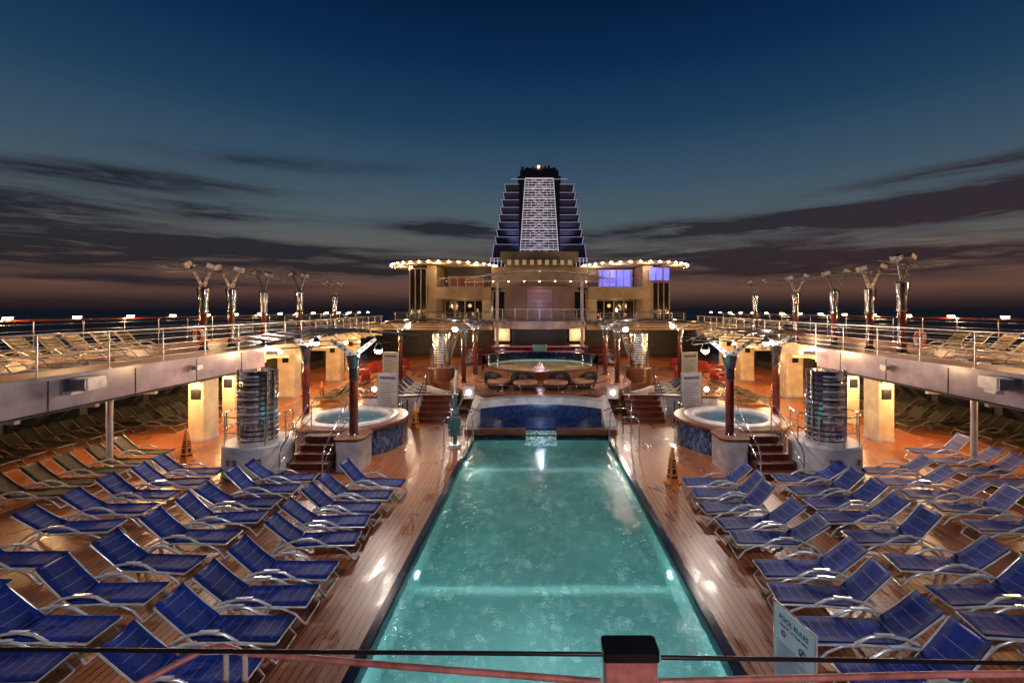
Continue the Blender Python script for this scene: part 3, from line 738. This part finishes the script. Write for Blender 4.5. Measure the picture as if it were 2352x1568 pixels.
rw = M().lathe([(3.5,1.1),(3.5,1.50),(3.55,1.54),(3.2,1.56),(3.2,1.05)], DARKW, seg=56)
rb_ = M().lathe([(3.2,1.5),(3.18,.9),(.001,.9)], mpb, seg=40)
rwt = M().disc(3.19, 1.49, mw, seg=48)
hb = M().lathe([(3.56,1.5),(3.7,2.0),(3.9,2.0),(3.9,1.1)], NAVY, seg=40, a0=15, a1=165)
root, _ = thing('round_pool', [('rim', rw), ('basin', rb_), ('water', rwt), ('back_wall', hb)], (0,28.6,0), 0, 'round raised pool with glowing turquoise water', 'swimming pool')
for a in (0,60,120,180,240,300): light('pool_light', 'POINT', (2.1*math.cos(R(a)),2.1*math.sin(R(a)),1.35), 85, TQ, 0, root)
for s in (-1,1):
    hp = M()
    for d in (-.25,.25): hp.tube([(d,0,0),(d,0,.7),(d,.15,.85),(d,.35,.8),(d,.5,.2)], .025, CHROME, 8)
    tag(obj('pool_handrail', hp, (s*2.75,26.6,1.5)), 'pair of curved chrome grab rails at the round pool', 'handrail')
pod = M().lathe([(8.3,0),(8.3,.5),(8.36,.52),(8.36,.58),(3.4,.58)], DARKW, c=(0,33), seg=48, a0=-200, a1=20)
tag(obj('podium', pod), 'low curved wooden podium surrounding the round pool', 'podium')

bl = M(); st_ = M()
for k in range(4):
    z = .58 + .33*k
    bl.box(-6.2,6.2,36+.9*k,40,z+.001,z+.31,MAHO)
    st_.box(-4.1 if k%2 else -3.7,4.1 if k%2 else 3.7,35.975+.9*k,35.99+.9*k,z+.24,z+.275,PINKL)
thing('stage_steps', [('riser', bl), ('light_strip', st_)], (0,0,0), 0, 'wide stage steps edged with thin pink light strips', 'steps')
light('stage_light', 'POINT', (0,34.8,3.0), 60, (1,.5,.6), .1)
for x in (-3.2, 3.2):
    tag(obj('pool_gate', M().box(-.03,.03,-.03,.03,0,1.0,CHROME).box(.9,.96,-.03,.03,0,1.0,CHROME).box(.03,.9,-.01,.01,.9,.96,CHROME).box(.03,.9,-.01,.01,.4,.44,CHROME), (x,33.2,.6)), 'small chrome gate at the round pool', 'gate')
gp = M().box(-.5,.5,-.02,.02,.25,1.15,SPA_W).tube([(-.5,0,0),(-.5,0,1.2)], .03, CHROME).tube([(.5,0,0),(.5,0,1.2)], .03, CHROME)
tag(obj('pool_sign', gp, (0,33.4,1.25)), 'pale green notice panel on chrome posts behind the round pool', 'sign')

# ------------------------------------------------------------ aft deckhouse
Yf = 46.0
dh = obj('deckhouse', None, (0,Yf,0)); tag(dh, 'two storey beige deckhouse with round lamp-ringed pavilion roofs', 'building')
wl = M()
wl.box(-19,19,4,12,-.0,3.3,DARK)
wl.box(-13.3,13.3,1.2,12,3.3,3.75,BEIGE)
wl.box(-13.3,-5,1.0,12,6.05,7.3,BEIGE).box(5,13.3,1.0,12,6.05,7.3,BEIGE)
wl.box(-13.3,13.3,4.4,12,3.75,6.05,GLASS)
wl.box(-5.2,5.2,3.2,12,7.3,9.6,BEIGE)
wl.box(-13.0,13.0,5,12,7.3,9.6,DARK)
for s in (-1,1):
    for x0,x1 in ((10.6,11.6),(13.0,13.4)):
        a_,b_ = sorted((s*x0,s*x1)); wl.box(a_,b_,.8,5,3.3,9.5,BEIGE)
    a_,b_ = sorted((s*5.0,s*6.0)); wl.box(a_,b_,1.6,5,3.75,6.05,CREAM)
obj('wall', wl, parent=dh, bevel=.04)
stg = M().box(-4.4,4.4,-3.2,1.2,3.25,3.95,FASC).box(-4.4,-2.9,-1.6,-1.3,1.9,3.25,CREAM).box(2.9,4.4,-1.6,-1.3,1.9,3.25,CREAM).box(-2.9,2.9,-1.0,-.9,1.7,3.25,GLASS)
stg.lathe([(4.4,3.26),(4.4,3.94)], FASC, c=(0,-2.2), seg=20, a0=200, a1=340)
stg.box(-2.6,2.6,-3.0,-2.4,1.5,3.24,BLACK)
obj('stage_wall', stg, parent=dh, bevel=.03)
PURW = mat('mauve_panel', (.24,.15,.20), .3, 0, .3, .8)
GREY = mat('taupe_wall', (.20,.14,.14), .35, 0, .3, .8)
up = M().lathe([(5.4,3.96),(5.4,7.3)], GREY, c=(0,5.0), seg=24, a0=222, a1=318)
obj('curved_wall', up, parent=dh)
cp = M().box(-1.25,1.25,-.6,-.45,3.96,7.0,PURW)
for i in range(6): cp.box(-1.25,1.25,-.605,-.601,4.3+.5*i,4.33+.5*i,STEEL)
obj('door_panel', cp, parent=dh)
def win(x0,x1,z0,z1,m,y=.9,nm=3,lab=None):
    o_ = obj('window', M().box(x0,x1,y,y+.05,z0,z1,m), parent=dh)
    fr = M()
    for i in range(nm+1):
        xx = x0+(x1-x0)*i/nm; fr.box(xx-.05,xx+.05,y-.08,y-.01,z0,z1,BEIGE)
    fr.box(x0,x1,y-.07,y-.012,z1-.08,z1,BEIGE).box(x0,x1,y-.07,y-.012,z0,z0+.08,BEIGE)
    obj('frame', fr, parent=o_)
    if lab: o_['label'] = lab
win(-9.6,-6.0,7.35,8.5,REDL,2.4,4,'window with red curtain'); win(6.3,9.8,7.35,9.2,BLUL,2.4,4,'window glowing blue violet')
win(11.2,13.3,7.9,9.3,BLUL,.7,3,'window glowing blue violet'); win(-13.3,-11.6,4,9.2,GLASS,.7,3)
win(11.6,13.3,3.8,7.8,GLASS,.7,3)
win(-10.4,-6,3.8,6.0,GLASS,4.2,4); win(6,10.4,3.8,6.0,GLASS,4.2,4)
win(-4.8,-2.2,4.0,6.9,GLASS,1.0,2); win(2.2,4.8,4.0,6.9,GLASS,1.0,2)
rd = M()
for i in range(22):
    x = -10+random.random()*20; z = 4.0+random.random()*1.2; rd.box(x,x+.18,4.1,4.15,z,z+.15+.4*random.random(),PINKL if i%4==0 else BULBF if i%5==0 else WARMP)
obj('interior_lamp', rd, parent=dh)
RR = 5.75; RX = 10.6
for s in (-1,1):
    rf = M().lathe([(.001,9.62),(RR-.2,9.62),(RR,9.66),(RR,9.86),(RR-.3,10.0),(.001,10.3)], CREAM, c=(s*RX,5.2), seg=48)
    ro = obj('roof', rf, parent=dh)
    bm = M().sphere((0,0,0), .105, BULBF, 8).mesh('roof_lamp')
    for a in range(175,366,10):
        obj('roof_lamp', bm, (s*RX+(RR+.05)*math.cos(R(a)), 5.2+(RR+.05)*math.sin(R(a)), 9.76), parent=ro)
    cy_ = M().lathe([(3.6,6.05),(3.6,7.28)], BEIGE, c=(s*10.4,4.2), seg=24, a0=180, a1=360)
    obj('balcony_front', cy_, parent=dh)
    for a in (195,235,275,325): light('roof_light', 'POINT', (s*RX+4.7*math.cos(R(a)), 5.2+5.6*math.sin(R(a)), 9.2), 110, WARM2, .1, dh)
    light('interior_light', 'POINT', (s*8, 2.0, 5.4), 55, WARM, .2, dh)
    light('interior_light', 'POINT', (s*9, -2.0, 2.6), 190, WARM, .2, dh)
    light('interior_light', 'POINT', (s*3.6, -2.6, 2.6), 90, WARM2, .2, dh)
light('canopy_light', 'POINT', (0,-3.2,7.4), 55, (1,.5,.45), .1, dh)
light('canopy_light', 'POINT', (0,-5.0,5.6), 50, (.65,.6,1), .1, dh)
mr = M().box(-3.6,3.6,2.2,6,9.6,10.3,BEIGE).box(-4.2,4.2,3,8,10.3,11.2,BEIGE)
for i in range(9): mr.box(-3.4+.8*i,-3.0+.8*i,2.1,2.19,9.7,10.2,WARMP)
obj('roof_block', mr, parent=dh)
cn = obj('stage_canopy', None, (0,Yf-3.6,0)); tag(cn, 'curved glass canopy on two white poles over the balcony', 'canopy')
cm = M(); tr_ = M()
prev = []
for i in range(17):
    x = -6.8+.85*i; z = 8.5-.8*(x/6.8)**2; prev.append((x,z))
for (x0,z0),(x1,z1) in zip(prev[:-1],prev[1:]):
    cm.add([(x0,-1.6+abs(x0)*.12,z0),(x1,-1.6+abs(x1)*.12,z1),(x1,3.4,z1+.25),(x0,3.4,z0+.25),(x0,-1.6+abs(x0)*.12,z0+.07),(x1,-1.6+abs(x1)*.12,z1+.07),(x1,3.4,z1+.32),(x0,3.4,z0+.32)],
       [(0,1,2,3),(7,6,5,4),(0,4,5,1),(2,6,7,3)], GLASS)
    tr_.tube([(x0,-1.6+abs(x0)*.12,z0-.03),(x0,3.4,z0+.2)], .035, STEEL, 6)
tr_.tube([(x,-1.62+abs(x)*.12,z) for x,z in prev], .07, TUBE, 8); tr_.tube([(x,-1.3,7.6-.15*(x/6.8)**2) for x,z in prev], .05, TUBE, 8)
for (x0,z0),(x1,z1) in zip(prev[2:-3],prev[3:-2]): tr_.tube([(x0,-1.4,z0),((x0+x1)/2,-1.35,7.55),(x1,-1.4,z1)], .022, STEEL, 5)
obj('glass_roof', cm, parent=cn); obj('truss', tr_, parent=cn)
for s in (-1,1): obj('pole', M().tube([(0,0,0),(0,0,7.9)], .15, WHITE, 14), (s*3.95,0,0), parent=cn)
lbm = M().sphere((0,0,0), .05, BULBF, 8).mesh('spot_lamp')
for i in range(7): obj('spot_lamp', lbm, (-4.2+1.4*i,-1.3,7.5), parent=cn)
railing([(-4.6,Yf-3.4,3.95),(4.6,Yf-3.4,3.95)], 1.05, 1.15, 'white balcony railing above the stage', 5, TUBE, TUBE, .03)
for s in (-1,1):
    railing([(s*4.7,Yf-2.0,3.65),(s*14.5,Yf-1.0,3.65)], 1.05, 1.2, 'steel railing in front of the deckhouse', 4, TUBE, MAHO, .035)
    railing([(s*5.2,Yf+.95,7.3),(s*10.5,Yf+.95,7.3)], .9, 1.0, 'balcony railing on the upper storey of the deckhouse', 4, STEEL, STEEL, .03)
    a_,b_ = sorted((s*4.6,s*19))
    tag(obj('gallery_deck', M().box(a_,b_,Yf-2.0,Yf+4,3.0,3.6,BEIGE)), 'beige gallery slab in front of the deckhouse', 'deck')
    root = obj('staircase', None, (s*8.3,37.5,0)); tag(root, 'dark steel staircase rising to the gallery deck', 'staircase')
    for k in range(14): obj('step', M().box(-.7,.7,.45*k,.45*k+.45,.24*k+.2,.24*k+.25,DARKW), parent=root)
    for xx in (-.72,.72):
        hr = M().tube([(xx,0,.2),(xx,6.3,3.5)], .06, WHITE, 6)
        for q in (.5,.9,1.25): hr.tube([(xx,0,.2+q),(xx,6.3,3.5+q)], .02, TUBE, 6)
        obj('stringer_rail', hr, parent=root)

# ------------------------------------------------------------ funnel
fu = obj('ship_funnel', None, (.0,62,11.5)); tag(fu, 'stepped dark blue ship funnel with white lattice front and violet trim', 'funnel')
body = M(); finL = M(); finR = M(); trim = M()
HT = 10.4
brk = [0,2.3,3.3,4.3,5.3,6.3,7.3,8.3,9.3,10.4]
hwf = lambda z: 6.55-1.85*(z/HT)
for k in range(len(brk)-1):
    z0 = brk[k]; z1 = brk[k+1]; w0 = hwf(z1); d0 = .10 if k == 0 else .16
    body.box(-w0+.4, w0-.4, .05, 8, z0, z1, FUNB)
    fm = FUNP if k == 0 else FUNB
    for s, fn in ((-1,finL),(1,finR)):
        xb = s*(hwf(z0)-.1) if k == 0 else s*(w0-d0)
        fn.add([(s*2.75,-.15,z0+.05),(xb,-.15,z0+.05),(s*(w0-.03),-.5,z1-.12),(s*2.75,-.5,z1-.12)], [(0,1,2,3)], fm)
        fn.add([(xb,-.15,z0+.05),(xb,7,z0+.05),(s*(w0-.03),7,z1-.12),(s*(w0-.03),-.5,z1-.12)], [(0,1,2,3)], fm)
        a_,b_ = sorted((s*2.75, s*(w0+.16)))
        fn.box(a_,b_,-.62,7.2,z1-.12,z1-.02,FUNB)
        trim.box(a_,b_,-.645,-.622,z1-.10,z1-.045,PURP)
        trim.tube([(xb,-.22,z0+.05),(s*w0,-.56,z1-.12)], .045, PURP, 4)
        if k == 0: trim.tube([(s*2.75,-.25,z0+.05),(xb,-.25,z0+.05)], .05, PURP, 4)
obj('body', body, parent=fu); obj('louvre', finL, parent=fu); obj('louvre', finR, parent=fu); obj('light_trim', trim, parent=fu)
lat = M(); NZ = 32; LH = 10.9
lw_ = lambda z: 2.65-.75*(z/LH)
for k in range(NZ+1):
    z = .1+ k*LH/NZ
    lat.box(-lw_(z), lw_(z), -.95, -.85, z-.035, z+.035 + (.08 if k%4==0 else 0), LATT)
for i in range(9):
    u = -1+2*i/8
    for k in range(NZ):
        if (k*2+i) % 3 == 0 and 0 < i < 8: continue
        za, zb = .1+k*LH/NZ, .1+(k+1)*LH/NZ
        lat.tube([(u*lw_(za), -.9, za),(u*lw_(zb), -.9, zb)], .032 if 0<i<8 else .05, LATT, 4)
for k in range(0, NZ-3, 4):
    za, zb = .1+k*LH/NZ, .1+(k+4)*LH/NZ
    lat.tube([(-lw_(za)*.5,-.97,za),(lw_(zb)*.5,-.97,zb)], .025, LATT, 4); lat.tube([(lw_(za)*.5,-.97,za),(-lw_(zb)*.5,-.97,zb)], .025, LATT, 4)
obj('lattice', lat, parent=fu)
obj('lattice_backing', M().box(-2.72,2.72,-.8,.0,0,HT+.4,BLACK), parent=fu)
tb = M().box(-2.9,2.9,-.7,6,HT+.4,HT+1.0,BLACK).box(-2.6,2.6,-.5,5.5,HT+1.0,HT+1.9,BLACK).box(-2.0,2.3,0,5,HT+1.9,HT+2.3,BLACK)
for x in (-2.3,-1.6,-.9,.2,.8,1.3,2.0): tb.tube([(x,.2,HT+1.8),(x,.2,HT+2.4+.3*random.random())], .17, BLACK, 8)
tb.tube([(-3.8,-.72,HT+.6),(3.8,-.72,HT+.6)], .03, LATT, 5)
obj('cap', tb, parent=fu)
obj('mast_lamp', M().sphere((-.1,-.3,HT+2.4), .16, emis('beacon', (1,.45,.25), 30), 10), parent=fu)
bs = M().box(-6.9,6.9,-.8,9,-.9,-.2,BLACK)
for i in range(28): bs.box(-6.6+.48*i,-6.5+.48*i,-.9,-.81,-.8,.3,LATT)
bs.box(-6.6,6.5,-.96,-.91,.3,.36,LATT)
obj('base', bs, parent=fu)
light('funnel_light', 'SPOT', (-4,-6,-.5), 450, (.5,.5,1), .3, fu, (0,0,7), 70)
light('funnel_light', 'SPOT', (4,-6,-.5), 450, (.5,.5,1), .3, fu, (0,0,7), 70)

# ------------------------------------------------------------ pool side bits
def cone_parts():
    bd = M().lathe([(.20,.04),(.18,.08),(.12,.50),(.075,.86),(.05,.94),(.055,.98),(.03,1.04),(.001,1.05)], YEL, seg=4, smooth=False)
    bs_ = M().lathe([(.25,0),(.25,.03),(.17,.04)], YEL, seg=4, smooth=False)
    mk = M()
    for q in range(4):
        mxq = Matrix.Rotation(R(45+90*q), 4, 'Z')
        for (z, wd, hh) in ((.66,.05,.02),(.58,.06,.02),(.50,.07,.02),(.36,.05,.07),(.2,.09,.03)):
            rr = (.18-.105*(z-.08)/.78)*.7071+.008
            mk.box(rr-.004, rr, -wd, wd, z-hh, z+hh, BLACK, mxq)
    return [('body', bd.mesh('body')), ('base', bs_.mesh('base')), ('warning_print', mk.mesh('warning_print'))]
CN = cone_parts()
for x, y in ((-11.7,15.0),(-5.3,19.2),(3.75,13.1),(12.3,24.2),(-12.0,25.0)):
    thing('caution_cone', CN, (x,y,0), R(random.uniform(20,60)), 'tall yellow wet floor caution cone on the deck', 'cone', 'caution cones on the deck')
pl = M().box(-.2,.2,-.22,.22,0,.10,TUBE).box(-.07,.07,-.07,.07,.10,1.9,DTEAL); pa = M().tube([(0,0,1.85),(0,-.1,2.45),(.05,-.15,2.8)], .045, TUBE).tube([(0,0,1.2),(.35,-.1,1.9)], .03, CHROME).box(-.12,.12,-.11,.11,1.0,1.35,STEEL)
ps = M().box(-.26,.18,-.60,-.2,.55,.60,DTEAL).box(-.26,.18,-.22,-.18,.60,1.15,DTEAL).tube([(-.26,-.2,.8),(-.26,-.6,.8),(-.26,-.6,.55)], .02, CHROME).tube([(.18,-.2,.8),(.18,-.6,.8),(.18,-.6,.55)], .02, CHROME)
thing('pool_lift', [('base_column', pl), ('lifting_arm', pa), ('seat', ps)], (-3.15,16.6,0), .3, 'white and teal pool access lift with seat at the pool corner', 'pool lift')
for s in (-1,1):
    for y in (15.6, 17.0):
        hp = M().tube([(0,0,0),(0,0,1.15),(-s*.12,0,1.3),(-s*.55,0,1.32),(-s*.75,0,1.15),(-s*.8,0,.6),(-s*.82,0,-.3)], .022, CHROME, 8)
        tag(obj('pool_handrail', hp, (s*3.35,y,0)), 'curved chrome grab rail at the pool corner', 'handrail', 'chrome grab rails')
    hp = M().tube([(s*3.3,18.3,0),(s*3.3,18.3,1.1),(s*3.1,18.3,1.15),(s*.8,17.98,.35),(s*.72,17.95,.1)], .018, BLACK, 6)
    tag(obj('sloping_handrail', hp), 'dark handrail sloping down towards the spillway', 'handrail')
    pm = M()
    for y in (18.9,19.4,20.1): pm.tube([(0,y-19,0),(0,y-19,1.0)], .03, BLACK, 8)
    pm.tube([(0,-.1,1.0),(0,1.1,1.0)], .02, CHROME, 6)
    tag(obj('rope_barrier', pm, (s*5.9,19,0)), 'dark posts with a slim rail beside the terrace steps', 'barrier')

def text(body, size, m, parent, loc, rot=(pi/2,0,0), align='CENTER'):
    cu = bpy.data.curves.new('lettering', 'FONT'); cu.body = body; cu.size = size; cu.align_x = align; cu.extrude = .002
    tmp = bpy.data.objects.new('tmp', cu); me = bpy.data.meshes.new_from_object(tmp)
    me.materials.clear(); me.materials.append(m); bpy.data.objects.remove(tmp)
    return obj('lettering', me, loc, rot, parent)
sg = M().box(-.34,.34,-.012,.012,.10,1.10,SIGNM)
sf = M().tube([(-.36,0,0),(-.36,0,1.13),(.36,0,1.13),(.36,0,0)], .013, TUBE, 6).box(-.38,.38,-.15,.15,0,.02,TUBE)
root, _ = thing('pool_rules_sign', [('board', sg), ('frame', sf)], (3.13,5.75,0), R(-79), 'pale blue pool rules sign on a slim stand by the pool', 'sign')
text('POOL RULES', .088, TXTB, root, (0,-.016,.95)); text("Depth 5'9\" - 6'2\" (1.68-1.88m)", .038, TXTB, root, (0,-.016,.88))
ru = M()
for k in range(13):
    wd = random.uniform(.3,.60); ru.box(-.30,-.30+wd,-.017,-.0135,.22+.036*k,.226+.036*k,TXTB)
obj('printed_text', ru, parent=root)
nd = M().tube([(-.17+.038*math.cos(R(a)),-.018,.79+.038*math.sin(R(a))) for a in range(0,360,20)], .005, REDM, 5, True).tube([(-.195,-.018,.815),(-.145,-.018,.765)], .004, REDM, 5)
obj('symbol', nd, parent=root)
nd = M().tube([(.15+.05*math.cos(R(a)),-.018,.76+.05*math.sin(R(a))) for a in range(0,360,20)], .006, TXTB, 5, True).tube([(.13,-.018,.73),(.16,-.018,.79)], .008, TXTB, 5)
obj('symbol', nd, parent=root)

# ------------------------------------------------------------ near railing by the viewpoint
tag(obj('balcony_floor', M().box(-14,14,-3,.95,3.0,3.3,TEAKD)), 'teak balcony floor overlooking the pool', 'deck')
MAHR = mat('lit_mahogany', (.50,.20,.18), .4, 0, .5, 22, .15, .1)  # mahogany lightened to pink, light on post and rail put into the colour
nr = obj('balcony_railing', None, (-.1,1.0,3.3)); tag(nr, 'balcony railing with varnished wooden handrail and black top bar', 'railing')
obj('top_bar', M().tube([(-1.6,0,.957),(.14,0,.943)], .0045, BLACK, 8).tube([(.27,0,.936),(1.6,0,.915)], .0045, BLACK, 8), parent=nr)
obj('handrail', M().tube([(-.95,-.08,.868),(-.86,-.0,.888),(-.78,.065,.905),(-.75,.08,.902),(-.70,.075,.890),(-.3,.05,.876),(.14,.02,.866)], .007, MAHR, 8)
    .tube([(.27,.02,.866),(.9,.03,.874),(1.5,.03,.878)], .007, MAHR, 8), parent=nr)
obj('wire', M().tube([(-.76,.03,.848),(-.3,.02,.838),(.1,.01,.83)], .003, TUBE, 6).tube([(-.76,.03,.828),(.1,.01,.805)], .003, TUBE, 6), parent=nr)
pst = M().rbox(.147,.263,-.0,.05,0,.925,.006,MAHR).rbox(.143,.267,-.004,.054,.926,.946,.008,BLACK)
obj('post', pst, parent=nr, bevel=.002)
for x in (-.735,-.69): obj('post', M().tube([(x,.07,0),(x,.07,.893)], .006, TUBE, 8), parent=nr)
light('post_fill_light', 'POINT', (.4,-.7,5.0), 80, (1,.74,.72), .05)  # unseen lamp added beside the viewpoint to brighten the near post

# ------------------------------------------------------------ ship flood lights and added fill spots
for s in (-1,1):
    light('front_fill_spot', 'SPOT', (s*4.5,-1.5,10.5), 2300, (.86,.88,1), .15, None, (s*6.3,9.0,0), 62, .9)  # unseen fill spots added behind the viewpoint to brighten the deck
    light('walkway_floodlight', 'SPOT', (s*12.9,20.0,6.6), 1000, NEUT, .1, None, (s*8.5,11,0), 80, .8)
    light('deck_floodlight', 'POINT', (s*16.2,10.5,5.6), 420, WARM, .08)
    light('deck_floodlight', 'POINT', (s*16.2,15.5,5.6), 280, WARM, .08)
    light('aisle_light', 'POINT', (s*10.8,20.8,3.0), 290, WARM, .08)
    light('aisle_light', 'POINT', (s*10.5,32,3.0), 330, WARM, .08)
    light('aisle_light', 'POINT', (s*10.6,15.6,3.0), 110, WARM, .08)
    light('terrace_light', 'POINT', (s*3.2,23.2,3.6), 50, NEUT, .02)

# ------------------------------------------------------------ camera
cam = bpy.data.cameras.new('Camera'); co = bpy.data.objects.new('Camera', cam); col.objects.link(co)
co.location = (-.1,0,5); co.rotation_euler = (pi/2,0,0)
cam.lens = 16; cam.sensor_width = 36; cam.clip_start = .05; cam.clip_end = 30000
cam.shift_x = -(1237-1176)/2352; cam.shift_y = -(784-710)/2352
sc.camera = co
sc.view_settings.view_transform = 'Standard'; sc.view_settings.look = 'None'; sc.view_settings.exposure = 0
